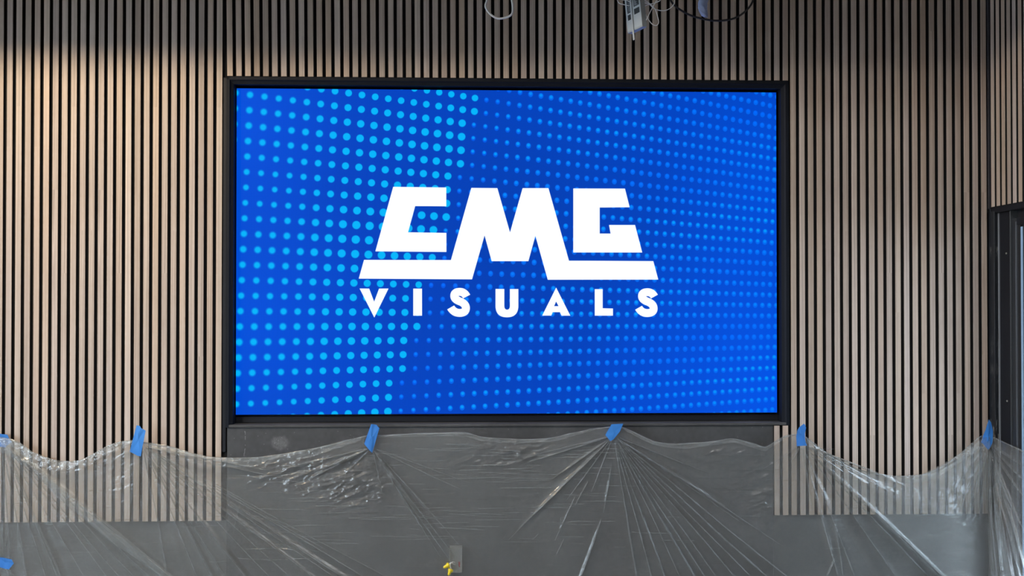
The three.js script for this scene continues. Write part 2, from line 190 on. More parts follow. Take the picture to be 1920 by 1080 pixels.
// ---------------------------------------------------------------- oak slat panels
const slatGeo = {};
function slat(len, w, variant) {                               // chamfered strip, back at z = -0.012, foot at y = 0
  const key = `${len.toFixed(3)}_${w}_${variant}`;
  if (slatGeo[key]) return slatGeo[key];
  const c = 0.0009, h = w / 2, pts = [[-h, -0.012], [-h, -c], [-h + c, 0], [h - c, 0], [h, -c], [h, -0.012]];
  const pos = [], nor = [], uv = [], idx = [];
  for (const k of [1, 2, 3, 0, 4]) {                           // veneered face and arrises first, then the black sides
    const [x0, z0] = pts[k], [x1, z1] = pts[k + 1], L = Math.hypot(x1 - x0, z1 - z0), nx = -(z1 - z0) / L, nz = (x1 - x0) / L, b = pos.length / 3;
    for (const [x, z, y] of [[x0, z0, 0], [x1, z1, 0], [x1, z1, len], [x0, z0, len]]) {
      pos.push(x, y, z); nor.push(nx, 0, nz);
      uv.push((variant + 0.5 + (x / w) * 0.96) / 16, (y + variant * 0.37) / 2.4);
    }
    idx.push(b, b + 1, b + 2, b, b + 2, b + 3);
  }
  for (const y of [0, len]) {
    const b = pos.length / 3;
    for (const [x, z] of pts) { pos.push(x, y, z); nor.push(0, y ? 1 : -1, 0); uv.push((variant + 0.5 + (x / w) * 0.96) / 16, (y + variant * 0.37 + z) / 2.4); }
    for (let k = 1; k < 5; k++) y ? idx.push(b, b + k + 1, b + k) : idx.push(b, b + k, b + k + 1);
  }
  for (let k = 0; k < idx.length; k += 3) {                    // wind every face to its normal
    const P = i => new THREE.Vector3(pos[3 * i], pos[3 * i + 1], pos[3 * i + 2]);
    const n = P(idx[k + 1]).sub(P(idx[k])).cross(P(idx[k + 2]).sub(P(idx[k])));
    if (n.x * nor[3 * idx[k]] + n.y * nor[3 * idx[k] + 1] + n.z * nor[3 * idx[k] + 2] < 0) [idx[k + 1], idx[k + 2]] = [idx[k + 2], idx[k + 1]];
  }
  const g = new THREE.BufferGeometry();
  g.setAttribute('position', new THREE.Float32BufferAttribute(pos, 3)); g.setAttribute('normal', new THREE.Float32BufferAttribute(nor, 3)); g.setAttribute('uv', new THREE.Float32BufferAttribute(uv, 2)); g.setIndex(idx);
  g.addGroup(0, 18, 0); g.addGroup(18, idx.length - 18, 1);
  return slatGeo[key] = g;
}
const veneer = M.oak.map(m => [m, M.core]);
function slatRow(parent, n, at, y0, y1, w, lean = () => 0) {
  for (let k = 0; k < n; k++) {
    const s = mesh('slat', slat(y1 - y0, w, Math.floor(rnd() * 16)), veneer[Math.floor(rnd() * 3)], parent);
    s.position.set(at(k) + w / 2, y0, 0);
    const a = lean(k);
    if (a) { s.rotation.z = a; }
  }
}
{
  const a = thing('slat_panel', 'tall oak slat wall panel catching the warm lamp light, farthest from the doorway', 'wall panel', 'oak slat wall panels');
  mesh('backing', box(-1.1785 - 36 * 0.04, 0.645, ZW, -1.166, SOFFIT, -0.012), M.felt, a);
  slatRow(a, 36, k => -1.1858 - 0.0265 - k * 0.03997, 0.645, SOFFIT, 0.0253);
  const b = thing('slat_panel', 'short oak slat wall panel above the LED screen', 'wall panel', 'oak slat wall panels');
  mesh('backing', box(-1.166, 2.626, ZW, 1.368, SOFFIT, -0.012), M.felt, b);
  slatRow(b, 64, k => -1.1655 + k * 0.0398, 2.627, SOFFIT, 0.0250, k => 0.0125 * Math.max(0, 1 - k / 40));
  const c = thing('slat_panel', 'tall oak slat wall panel between the LED screen and the black doorway', 'wall panel', 'oak slat wall panels');
  mesh('backing', box(1.368, 0.65, ZW, 2.296, SOFFIT, -0.012), M.felt, c);
  slatRow(c, 23, k => 1.3763 + k * 0.0402, 0.65, SOFFIT, 0.0253);
  const d = thing('slat_panel', 'narrow two-slat oak strip below the corner of the LED screen', 'wall panel', 'oak slat wall panels');
  mesh('backing', box(1.297, 0.65, ZW, 1.3675, 1.056, -0.012), M.felt, d);
  slatRow(d, 2, k => 1.2975 + k * 0.0395, 0.65, 1.056, 0.0253);
  const e = thing('slat_panel', 'oak slat wall panel over the black doorway on the side wall', 'wall panel', 'oak slat wall panels');
  e.position.set(XR, 0, 0); e.rotation.y = -Math.PI / 2;       // its own x runs along the side wall, its z into the room
  mesh('backing', box(0, 2.05, 0.0, 2.3, SOFFIT, 0.006), M.felt, e);
  for (let k = 0; k < 60; k++) { const s = mesh('slat', slat(SOFFIT - 2.05, 0.0242, Math.floor(rnd() * 16)), veneer[Math.floor(rnd() * 3)], e); s.position.set(0.018 + k * 0.0375 + 0.0125, 2.05, 0.018); }
}
tag(mesh('corner_post', rbox(2.293, 2.045, -0.02, 2.309, SOFFIT, 0.004), std({ color: lin(0.03, 0.028, 0.034), roughness: 0.7 })), 'dark strip in the corner between the two slatted walls', 'trim');  // narrow strip in one even dark tone

// ---------------------------------------------------------------- side wall and the glazed black doorway
{
  const g = structGroup('wall_right', 'side wall with the black glazed doorway', 'wall');
  mesh('header', box(XR, 2.05, ZW, XR + 0.2, H, 3.2), M.wallDark, g);
  mesh('pier', box(XR, 0, 3.2, XR + 0.2, H, ZB), M.paint, g);
  const d = structGroup('door_1', 'black metal doorway beside the slat wall', 'door');
  const scrape = dataTexture(256, 1024, (x, y) => {            // black lacquer with scraped and plastered spots, 0.1 m by 2.1 m
    const u = x / 256, v = y / 1024 * 2.1;
    const n = fbm(u * 9, v * 26, 4), m = smooth(0.16, 0.0, Math.abs(v - 1.02)) * 0.75 + smooth(0.06, 0, Math.abs(v - 1.86)) * 0.5 + smooth(0.35, 0, Math.abs(v - 1.35)) * 0.2;
    const s = m * smooth(0.56, 0.66, n) * smooth(0.55, 0.2, Math.abs(u - 0.35)) + (hash(x, y) > 0.9992 ? 0.8 : 0);
    const c = 30 + (fbm(u * 6, v * 8, 3) - 0.45) * 12;
    return [c + s * 150, c + 3 + s * 145, c + 8 + s * 130];
  }, { repeat: [10, 1 / 2.1] });
  const jamb = std({ map: scrape, roughness: 0.45 });
  const X0 = XR, bar = (name, x0, y0, z0, x1, y1, z1, m = M.black, r = 0.0015) => mesh(name, rbox(x0, y0, z0, x1, y1, z1, r), m, d);
  bar('head', X0 - 0.012, 2.022, 0.0, X0 + 0.15, 2.049, 3.2);
  bar('jamb', X0 - 0.016, 0, -0.02, X0 + 0.02, 2.03, 0.036, jamb);
  bar('edge_bead', X0 - 0.003, 0, 0.0405, X0 + 0.01, 2.02, 0.044, std({ color: lin(0.22, 0.23, 0.25), roughness: 0.4 }), 0.0008);
  bar('frame', X0 + 0.004, 0, 0.036, X0 + 0.15, 2.022, 0.124);
  for (const y of [1.835, 1.175]) {
    const s = mesh('screw', new THREE.CylinderGeometry(0.0038, 0.0045, 0.003, 16), M.screw, d); s.rotation.z = Math.PI / 2; s.position.set(X0 + 0.0035, y, 0.09);
  }
  bar('stop', X0 - 0.004, 0, 0.124, X0 + 0.1, 2.022, 0.130, std({ color: lin(0.05, 0.055, 0.06), roughness: 0.4 }), 0.001);
  bar('stile', X0 + 0.002, 0, 0.130, X0 + 0.06, 1.985, 0.160, std({ color: lin(0.022, 0.025, 0.030), roughness: 0.4 }));
  bar('stile_bead', X0 - 0.002, 0, 0.159, X0 + 0.02, 1.97, 0.163, std({ color: lin(0.10, 0.11, 0.125), roughness: 0.35 }), 0.001);
  bar('rail', X0 + 0.002, 1.955, 0.163, X0 + 0.06, 1.985, 3.2); bar('head_rebate', X0 + 0.03, 1.98, 0.12, X0 + 0.15, 2.024, 3.2, M.blackDull);
  bar('glazing_bead', X0 + 0.004, 0, 0.164, X0 + 0.03, 1.955, 0.186, M.blackDull);
  bar('daylight_strip', X0 + 0.003, 0, 0.187, X0 + 0.01, 1.945, 0.1985, std({ color: lin(0.30, 0.46, 0.66), roughness: 0.45 }), 0.001);  // pale blue colour stands for daylight showing along the glazing
  bar('inner_stile', X0 + 0.006, 0, 0.1985, X0 + 0.06, 1.955, 0.262, M.blackDull);
  mesh('pane', box(X0 + 0.05, 0.1, 0.262, X0 + 0.056, 1.955, 0.58), M.glass, d); bar('blocking_leaf', X0 + 0.02, 0.1, 0.61, X0 + 0.07, 1.955, 3.142);  // opaque leaf added out of view to cut the daylight coming in
  bar('threshold', X0, 0, 0.16, X0 + 0.15, 0.1, 3.2); bar('meeting_stile', X0 + 0.01, 0.1, 0.58, X0 + 0.1, 1.955, 0.61); bar('end_jamb', X0, 0, 3.142, X0 + 0.15, 2.03, 3.2);
}
structure(mesh('ground', box(XR + 0.2, -0.2, -12, 20, -0.06, 20), M.concrete), 'pale paving outside the doorway', 'ground');
structure(mesh('yard', box(-22, -0.2, -12, XL - 0.2, -0.06, 20), M.concrete), 'pale paving outside the added window', 'ground');

// ---------------------------------------------------------------- LED screen in its black surround
const SX0 = -1.1356, SX1 = 1.3253, SY0 = 1.110, SY1 = 2.5823, SZ = -0.04;
function screenTexture() {
  const W = 2000, Hh = 1196, k = W / 1000, c = document.createElement('canvas'); c.width = W; c.height = Hh;
  const g = c.getContext('2d');
  g.save(); g.scale(k, Hh / 600);
  g.fillStyle = 'rgb(0,70,199)'; g.fillRect(0, 0, 1000, 600);
  const wash = (x, y, r, col) => { const q = g.createRadialGradient(x, y, 0, x, y, r); q.addColorStop(0, `rgba(${col},1)`); q.addColorStop(1, `rgba(${col},0)`); g.fillStyle = q; g.fillRect(0, 0, 1000, 600); };
  wash(520, 270, 430, '0,62,178'); wash(-40, 430, 330, '0,84,226'); wash(-30, 60, 240, '0,84,228'); wash(1040, 560, 420, '0,86,238'); wash(1040, 180, 260, '0,80,220');
  // a halftone field turned away to one side
  const gap = [[0, 26.4], [130, 25.3], [230, 24.2], [370, 22.3], [480, 20.2], [590, 18.0], [805, 15.4], [970, 13.2], [1100, 12]];
  const spacing = x => { for (let i = 1; i < gap.length; i++) if (x <= gap[i][0]) { const t = (x - gap[i - 1][0]) / (gap[i][0] - gap[i - 1][0]); return gap[i - 1][1] + t * (gap[i][1] - gap[i - 1][1]); } return 12; };
  let X = 6.6 - 26.4;
  for (let i = -1; X < 1030; i++, X += spacing(X)) {
    const v = 28.5 - 0.0081 * X - 9.6e-7 * X * X;
    for (let j = -24; j < 12; j++) {
      const y = 438.5 + j * v, x = X - 0.041 * (y - 438.5);
      if (y < -10 || y > 610 || x < -10 || x > 1010) continue;
      const edge = 446 - (y - 16) * 0.274, band = Math.sin(j * 0.9 + x * 0.004) * 0.5 + Math.sin(j * 0.37 + 1.3 + x * 0.011) * 0.5;
      if (x < edge) {
        const r = (x < 120 ? 6.6 : 6.8) * (v / 27.5) + band * 0.75, soft = smooth(230, 60, x) * 0.30 + 0.08;
        const q = g.createRadialGradient(x, y, 0, x, y, r * 1.18);
        q.addColorStop(0, 'rgb(0,186,255)'); q.addColorStop(1 - soft - 0.12, 'rgb(0,184,254)'); q.addColorStop(1, 'rgba(0,150,240,0)');
        g.fillStyle = q; g.beginPath(); g.ellipse(x, y, r * 1.12, r * 1.2, 0, 0, 7); g.fill();
      } else {
        const far = smooth(520, 960, x), near = smooth(edge, edge + 130, x);
        const br = clamp(0.62 + band * 0.45 + near * 0.25 - far * 0.25, 0.15, 1), r = 4.3 + near * 0.4 - far * 0.3;
        g.fillStyle = `rgba(0,${90 + 20 * near},${238 + 10 * near},0.8)`; g.beginPath(); g.ellipse(x, y + 0.6, r, r * 1.12, 0, 0, 7); g.fill();
        const q = g.createRadialGradient(x, y - 0.8, 0, x, y - 0.8, r * 1.05), cg = Math.round(100 + 68 * br);
        q.addColorStop(0, `rgba(0,${cg},255,1)`); q.addColorStop(0.45, `rgba(0,${cg - 8},255,0.9)`); q.addColorStop(1, 'rgba(0,96,250,0)');
        g.fillStyle = q; g.beginPath(); g.arc(x, y - 0.8, r * 1.05, 0, 7); g.fill();
      }
    }
  }
  // pixel rows of the modules
  g.fillStyle = 'rgba(0,20,70,0.10)';
  for (let x = 0; x < 1000; x += 2) g.fillRect(x, 0, 0.5, 600);
  for (let y = 0; y < 600; y += 2) g.fillRect(0, y, 1000, 0.5);
  // the logo
  g.fillStyle = '#ffffff'; g.strokeStyle = '#ffffff'; g.lineJoin = 'round'; g.lineWidth = 2.2;
  const poly = p => { p.forEach(([x, y], n) => n ? g.lineTo(x, y) : g.moveTo(x, y)); g.closePath(); };
  for (const p of DATA.logo) { g.beginPath(); poly(p); g.fill(); if (DATA.logo.indexOf(p) < 3) { g.lineWidth = 1.2; g.stroke(); } }
  g.beginPath(); poly(DATA.letterA[0]); poly(DATA.letterA[1]); g.fill('evenodd');
  g.beginPath(); g.moveTo(474.8, 369); g.lineTo(491.2, 369.1); g.lineTo(491.2, 400); g.quadraticCurveTo(491.2, 407.5, 496.2, 407.5); g.quadraticCurveTo(501.4, 407.5, 501.4, 400); g.lineTo(501.4, 369.2); g.lineTo(517.2, 369.2);
  g.lineTo(517.2, 400); g.quadraticCurveTo(517.2, 421.8, 496, 421.8); g.quadraticCurveTo(474.8, 421.8, 474.8, 400); g.closePath(); g.fill();
  g.lineWidth = 14.9; g.lineCap = 'butt';
  for (const s of DATA.strokeS) { g.beginPath(); g.moveTo(...s[0]); for (let n = 1; n + 1 < s.length; n += 2) g.quadraticCurveTo(...s[n], ...s[n + 1]); g.stroke(); }
  g.restore();
  const t = new THREE.CanvasTexture(c); t.colorSpace = THREE.SRGBColorSpace; t.anisotropy = 8;
  return t;
}
{
  const s = thing('led_screen', 'large LED video wall showing a white logo on blue halftone dots', 'screen', null, [(SX0 + SX1) / 2, SY0, SZ]);
  const w = SX1 - SX0, h = SY1 - SY0;
  mesh('cabinet', rbox(-w / 2, 0, -0.035, w / 2, h, -0.002, 0.001), M.blackDull, s);
  const geo = new THREE.PlaneGeometry(w, h); geo.translate(0, h / 2, 0);
  const pic = screenTexture();
  const disp = mesh('display', geo, phys({ color: 0x000000, roughness: 0.8, specularIntensity: 0.15, emissive: 0xffffff, emissiveMap: pic, emissiveIntensity: 1.06 }), s);
  disp.userData.label = 'glowing blue picture with a white logo';
  const glow = new THREE.RectAreaLight(new THREE.Color(0.03, 0.22, 1), 0.3, w, h); glow.position.set((SX0 + SX1) / 2, (SY0 + SY1) / 2, SZ + 0.004); glow.rotation.y = Math.PI; scene.add(glow);

  const f = thing('screen_surround', 'black metal surround framing the LED screen niche', 'frame');
  // profiles: across the bar, then depth; the inner edge is chamfered towards the screen
  const bar = (w0, zf = 0.002) => [[0, -0.075], [0, zf], [w0 * 0.45, zf], [w0 * 0.62, zf - 0.006], [w0, zf - 0.012], [w0, -0.075]];
  const sweep = (pts, a, b, place) => {                        // pts (across, z); place(across, along) -> [x, y]
    const pos = [], idx = [];
    for (let k = 0; k < pts.length - 1; k++) {
      const [c0, z0] = pts[k], [c1, z1] = pts[k + 1], n = pos.length / 3;
      pos.push(...place(c0, a), z0, ...place(c1, a), z1, ...place(c1, b), z1, ...place(c0, b), z0);
      idx.push(n, n + 1, n + 2, n, n + 2, n + 3);
    }
    const g = new THREE.BufferGeometry(); g.setAttribute('position', new THREE.Float32BufferAttribute(pos, 3)); g.setIndex(idx); g.computeVertexNormals();
    return metreUV(g);
  };
  const surr = phys({ color: lin(0.007, 0.009, 0.014), roughness: 0.6, specularIntensity: 0.35, side: THREE.DoubleSide });
  mesh('top_bar', sweep(bar(0.032), -1.1665, 1.368, (c, a) => [a, 2.6245 - c]), surr, f);
  mesh('side_bar', sweep(bar(0.027), 1.058, 2.6245, (c, a) => [-1.1665 + c, a]), surr, f);
  mesh('side_bar', sweep(bar(0.032), 1.058, 2.6245, (c, a) => [1.368 - c, a]), surr, f);
  mesh('sill', rbox(-1.162, 1.058, -0.075, 1.364, 1.0705, 0.001, 0.002), M.board, f);
  mesh('back_panel', box(-1.166, 1.06, -0.082, 1.368, 2.622, -0.076), M.blackDull, f);
  mesh('lower_rail', rbox(-1.139, 1.072, -0.074, 1.336, 1.1, -0.052, 0.002), M.black, f);
}
tag(mesh('wall_board', rbox(-1.163, 0.02, -0.0205, 1.2955, 1.0575, -0.006, 0.0015), M.board), 'scuffed dark grey board beneath the LED screen', 'board');
// narrow black upright closing the gap between slats and surround
tag(mesh('edge_trim', rbox(-1.1825, 0.95, -0.0115, -1.168, 2.62, -0.002, 0.001), M.black), 'narrow black upright strip beside the LED screen surround', 'trim');

// ---------------------------------------------------------------- plastic dust sheet taped across the foot of the wall
const XF = 2.298, FZ = 0.03;
function wrap(u, off) {                                        // runs along the wall, then round the corner along the doorway
  const r = 0.03;
  if (u <= XF - r) return [u, FZ + off, 0, 1];
  if (u >= XF + r) return [XF - off, FZ + (u - XF), -1, 0];
  const a = (u - (XF - r)) / (2 * r) * Math.PI / 2;
  return [XF - r + Math.sin(a) * (r - off), FZ + r - Math.cos(a) * (r - off), -Math.sin(a), Math.cos(a)];
}
const TOP = DATA.topEdge;
function topY(u) {
  if (u <= TOP[0][0]) return TOP[0][1];
  let k = 1; while (k < TOP.length - 1 && TOP[k][0] < u) k++;
  const p0 = TOP[Math.max(0, k - 2)], p1 = TOP[k - 1], p2 = TOP[k], p3 = TOP[Math.min(TOP.length - 1, k + 1)];
  const t = clamp((u - p1[0]) / (p2[0] - p1[0] + 1e-9), 0, 1), d = p2[0] - p1[0];
  const m1 = (p2[1] - p0[1]) / (p2[0] - p0[0] + 1e-9) * d, m2 = (p3[1] - p1[1]) / (p3[0] - p1[0] + 1e-9) * d, t2 = t * t, t3 = t2 * t;
  return (2 * t3 - 3 * t2 + 1) * p1[1] + (t3 - 2 * t2 + t) * m1 + (-2 * t3 + 3 * t2) * p2[1] + (t3 - t2) * m2;
}
const RID = DATA.ridges.map(([u0, y0, u1, y1, a, w, ends]) => {
  const L = Math.hypot(u1 - u0, y1 - y0), du = (u1 - u0) / L, dy = (y1 - y0) / L;
  return { u0, y0, du, dy, L: ends ? L : L * 1.5, a: a * 0.0016, w: w * 0.001, ends, lo: Math.min(u0, u0 + du * L * 1.5) - 0.08, hi: Math.max(u0, u0 + du * L * 1.5) + 0.08, ph: rnd() * 9 };
});
for (let k = 0; k < 150; k++) {                                // loose short pleats between the taped points
  const b = RID[Math.floor(rnd() * 110)], s0 = rr(0.02, 0.4), an = Math.atan2(b.dy, b.du) + rr(-0.09, 0.09), L = rr(0.08, 0.4);
  const u0 = b.u0 + b.du * s0 + rr(-0.03, 0.03), y0 = b.y0 + b.dy * s0 + rr(-0.02, 0.02), du = Math.cos(an), dy = Math.sin(an);
  RID.push({ u0, y0, du, dy, L, a: rr(0.0006, 0.002) * (rnd() < 0.5 ? -1 : 1), w: rr(0.003, 0.006), ends: 2, lo: Math.min(u0, u0 + du * L) - 0.05, hi: Math.max(u0, u0 + du * L) + 0.05, ph: rnd() * 9 });
}
for (let k = 0; k < 190; k++) {                                // level crinkles left from the roll, thickest below the screen
  const mid = k < 130, u0 = mid ? rr(-1.15, 0.55) : rr(-2.2, 1.9), L = rr(0.04, 0.24), y0 = topY(u0) - 0.05 - Math.pow(rnd(), 1.3) * 0.42, an = rr(-0.06, 0.04);
  RID.push({ u0, y0, du: Math.cos(an), dy: Math.sin(an), L, a: rr(0.0003, 0.0014), w: 0.002, ends: 3, lo: u0 - 0.01, hi: u0 + L + 0.01, ph: rnd() * 9 });
}
function ridged(x, y) { let s = 0, a = 0.5; for (let k = 0; k < 4; k++) { const n = 1 - Math.abs(noise(x, y) * 2 - 1); s += a * n * n; x = x * 1.9 + 11.3; y = y * 1.9 + 3.1; a *= 0.52; } return s; }
function relief(u, y, cand) {
  let z = 0;
  for (const r of cand) {
    const s = (u - r.u0) * r.du + (y - r.y0) * r.dy;
    if (s < 0 || s > r.L) continue;
    const d = -(u - r.u0) * r.dy + (y - r.y0) * r.du + 0.0024 * Math.sin(s * 7 + r.ph) * Math.min(1, s * 3), w = r.w * (0.35 + 1.3 * Math.min(1, s / 0.45));
    const q = Math.abs(d) / w;
    if (q > 5) continue;
    const grow = r.ends >= 2 ? Math.sin(Math.PI * s / r.L) : Math.min(1, s / 0.09) * (r.ends ? smooth(r.L, r.L * 0.6, s) : smooth(r.L, r.L * 0.85, s));
    z += r.a * grow * Math.exp(-q * (0.5 + q * 0.5)) * (d * r.a > 0 ? 1 : Math.exp(-q * 0.5));
  }
  let c = 0.03;
  for (const [cu, cy, ru, ry, s] of DATA.crumples) { const q = ((u - cu) / ru) ** 2 + ((y - cy) / ry) ** 2; if (q < 3) c += s * Math.exp(-q * 1.3); }
  c = Math.min(c, 1.8);
  const a = u * 0.95 + y * 0.30, b = y * 0.95 - u * 0.30;
  z += c * (0.014 * (ridged(a * 11 + 3, b * 26) - 0.4) + 0.008 * (ridged(a * 34 + 9, b * 60) - 0.4));
  z += 0.012 * (fbm(u * 3.1, y * 2.2, 2) - 0.375);
  return z;
}
function bump(u, y) {                                          // how far the sheet stands off the wall: loose between tapes, tight at them
  let b = 0.006;
  b += 0.028 * smooth(0.95, 0.3, y);
  return b;
}
function sheet(name, u0, u1, step, rows, yTop, yBot, off, extra, parent) {
  const n = Math.round((u1 - u0) / step), pos = new Float32Array((n + 1) * (rows + 1) * 3), uv = new Float32Array((n + 1) * (rows + 1) * 2), idx = [];
  for (let i = 0; i <= n; i++) {
    const u = u0 + (u1 - u0) * i / n, cand = RID.filter(r => r.lo < u && r.hi > u), yt = yTop(u), yb = yBot(u);
    for (let j = 0; j <= rows; j++) {
      const t = j / rows, y = yt + (yb - yt) * t, k = i * (rows + 1) + j;
      const p = wrap(u, bump(u, y) + relief(u, y, cand) + off(u, y, t) + (extra ? extra(u, y, t) : 0));
      pos.set([p[0], y, p[1]], 3 * k); uv.set([u, y], 2 * k);
      if (i < n && j < rows) idx.push(k, k + 1, k + rows + 1, k + 1, k + rows + 2, k + rows + 1);
    }
  }
  const g = new THREE.BufferGeometry(); g.setAttribute('position', new THREE.BufferAttribute(pos, 3)); g.setAttribute('uv', new THREE.BufferAttribute(uv, 2)); g.setIndex(idx); g.computeVertexNormals();
  return mesh(name, g, M.film, parent);
}
const line = pts => u => { let k = 1; while (k < pts.length - 1 && pts[k][0] < u) k++; const [a, b] = [pts[k - 1], pts[k]]; return a[1] + (b[1] - a[1]) * clamp((u - a[0]) / (b[0] - a[0]), -9, 9); };
{
  const film = thing('plastic_sheet', 'clear plastic dust sheet taped across the foot of the wall', 'plastic sheet');
  const main = sheet('film', -2.42, XF + 0.8, 0.0042, 150, topY, () => 0.33, () => 0, null, film);
  sheet('film_skirt', -2.42, XF + 0.8, 0.012, 24, () => 0.33, () => 0.004, (u, y) => 0.10 * smooth(0.33, 0, y), null, film);
  // gathered pleats: narrow folds standing off the sheet along the lines of tension
  const pos = [], uv = [], idx = [], prof = [[-1, 0], [-0.55, 0.18], [-0.32, 0.8], [0, 1], [0.32, 0.8], [0.55, 0.18], [1, 0]];
  for (const r of RID) {
    if (r.a < 0 || r.ends === 2) continue;                      // hollows and faint ripples stay in the sheet itself
    const n = Math.max(8, Math.round(r.L / 0.012)), base = pos.length / 3, size = r.a / 0.0064 * (r.u0 > 2.2 && r.du > 0 ? 1.35 : 1);
    for (let i = 0; i <= n; i++) {
      const s = (r.ends === 3 ? 0 : 0.02) + (r.L - (r.ends === 3 ? 0 : 0.03)) * i / n, t = i / n, wob = 0.0024 * Math.sin(s * 7 + r.ph) * Math.min(1, s * 3);
      const u = r.u0 + r.du * s + r.dy * wob, y = Math.max(0.006, r.y0 + r.dy * s - r.du * wob), cand = RID.filter(q => q.lo < u && q.hi > u);
      const taper = smooth(0, 0.1, t) * (r.ends ? smooth(1, r.ends === 3 ? 0.8 : 0.55, t) : 1) * (0.7 + 0.6 * noise(s * 7 + r.ph * 7, r.ph)), w = (0.001 + 0.0023 * size * taper), h = 0.0003 + 0.0052 * size * taper;
      for (const [c, k] of prof) {
        const uu = u - r.dy * c * w, yy = y + r.du * c * w, p = wrap(uu, bump(uu, yy) + relief(uu, yy, cand) + 0.0009 + k * h + (yy < 0.33 ? 0.10 * smooth(0.33, 0, yy) : 0));
        pos.push(p[0], yy, p[1]); uv.push(uu, yy);
      }
      if (i < n) for (let c = 0; c < 6; c++) { const a = base + i * 7 + c; idx.push(a, a + 7, a + 1, a + 1, a + 7, a + 8); }
    }
  }
  for (let i = 0, n = 1250; i <= n; i++) {                     // the rolled top edge
    const u = -2.4 + (XF + 0.75 + 2.4) * i / n, y = topY(u), cand = RID.filter(q => q.lo < u && q.hi > u), r = 0.0012 + 0.0026 * noise(u * 22, 4.4), base = pos.length / 3;
    for (let c = 0; c < 7; c++) { const a = -0.6 + c / 6 * 4.4, p = wrap(u, bump(u, y) + relief(u, y, cand) + 0.001 + r + Math.cos(a) * r); pos.push(p[0], y - 0.001 + Math.sin(a) * r * 1.6, p[1]); uv.push(u, y + c * 0.002); }
    if (i < n) for (let c = 0; c < 6; c++) { const a = base + c; idx.push(a, a + 7, a + 1, a + 1, a + 7, a + 8); }
  }
  const pg = new THREE.BufferGeometry(); pg.setAttribute('position', new THREE.Float32BufferAttribute(pos, 3)); pg.setAttribute('uv', new THREE.Float32BufferAttribute(uv, 2)); pg.setIndex(idx); pg.computeVertexNormals();
  mesh('pleats', pg, M.film, film);
  // doubled top edge between the tapes
  const hems = [[-2.17, -1.56, 0.050, 2], [-2.17, -1.56, 0.026, 6], [-1.52, -0.56, 0.040, 1], [-1.40, -0.75, 0.016, 7], [-0.50, 0.53, 0.016, 3], [0.60, 1.36, 0.020, 4], [1.44, 2.19, 0.030, 5]];
  for (const [a, b, h, s] of hems) {
    const mid = u => Math.sin(Math.PI * (u - a) / (b - a));
    sheet('hem', a, b, 0.004, 14, u => topY(u) + 0.0008, u => topY(u) - h * (0.25 + 0.75 * Math.sqrt(Math.max(0, mid(u)))) * (0.75 + 0.5 * noise(u * 9, s * 3.3)), () => 0.006 + (s > 5 ? 0.005 : 0), (u, y, t) => 0.012 * (ridged(u * 30, y * 45 + s) - 0.4), film);
  }
  // the loose swag in front of the slats next to the doorway
  const A = DATA.swag.left, B = DATA.swag.right;
  const edge = line(A);
  sheet('swag', A[0][0] + 0.004, B[1][0], 0.005, 110, u => topY(u) - 0.004, u => Math.max(0.33, edge(u)), (u, y, t) => 0.022 + 0.03 * Math.sin(Math.PI * clamp((u - A[0][0]) / (B[1][0] - A[0][0]), 0, 1)) * smooth(0, 0.4, t), null, film);
  // folded-over band running down from the first tape
  const F = DATA.fold, upper = line(F.map(p => p[0])), lower = line(F.map(p => [p[0][0], p[1][1] - 0.02]));
  sheet('fold', F[0][0][0], F[6][0][0], 0.004, 12, upper, lower, () => 0.009, (u, y, t) => 0.005 * Math.sin(Math.PI * t), film);
}

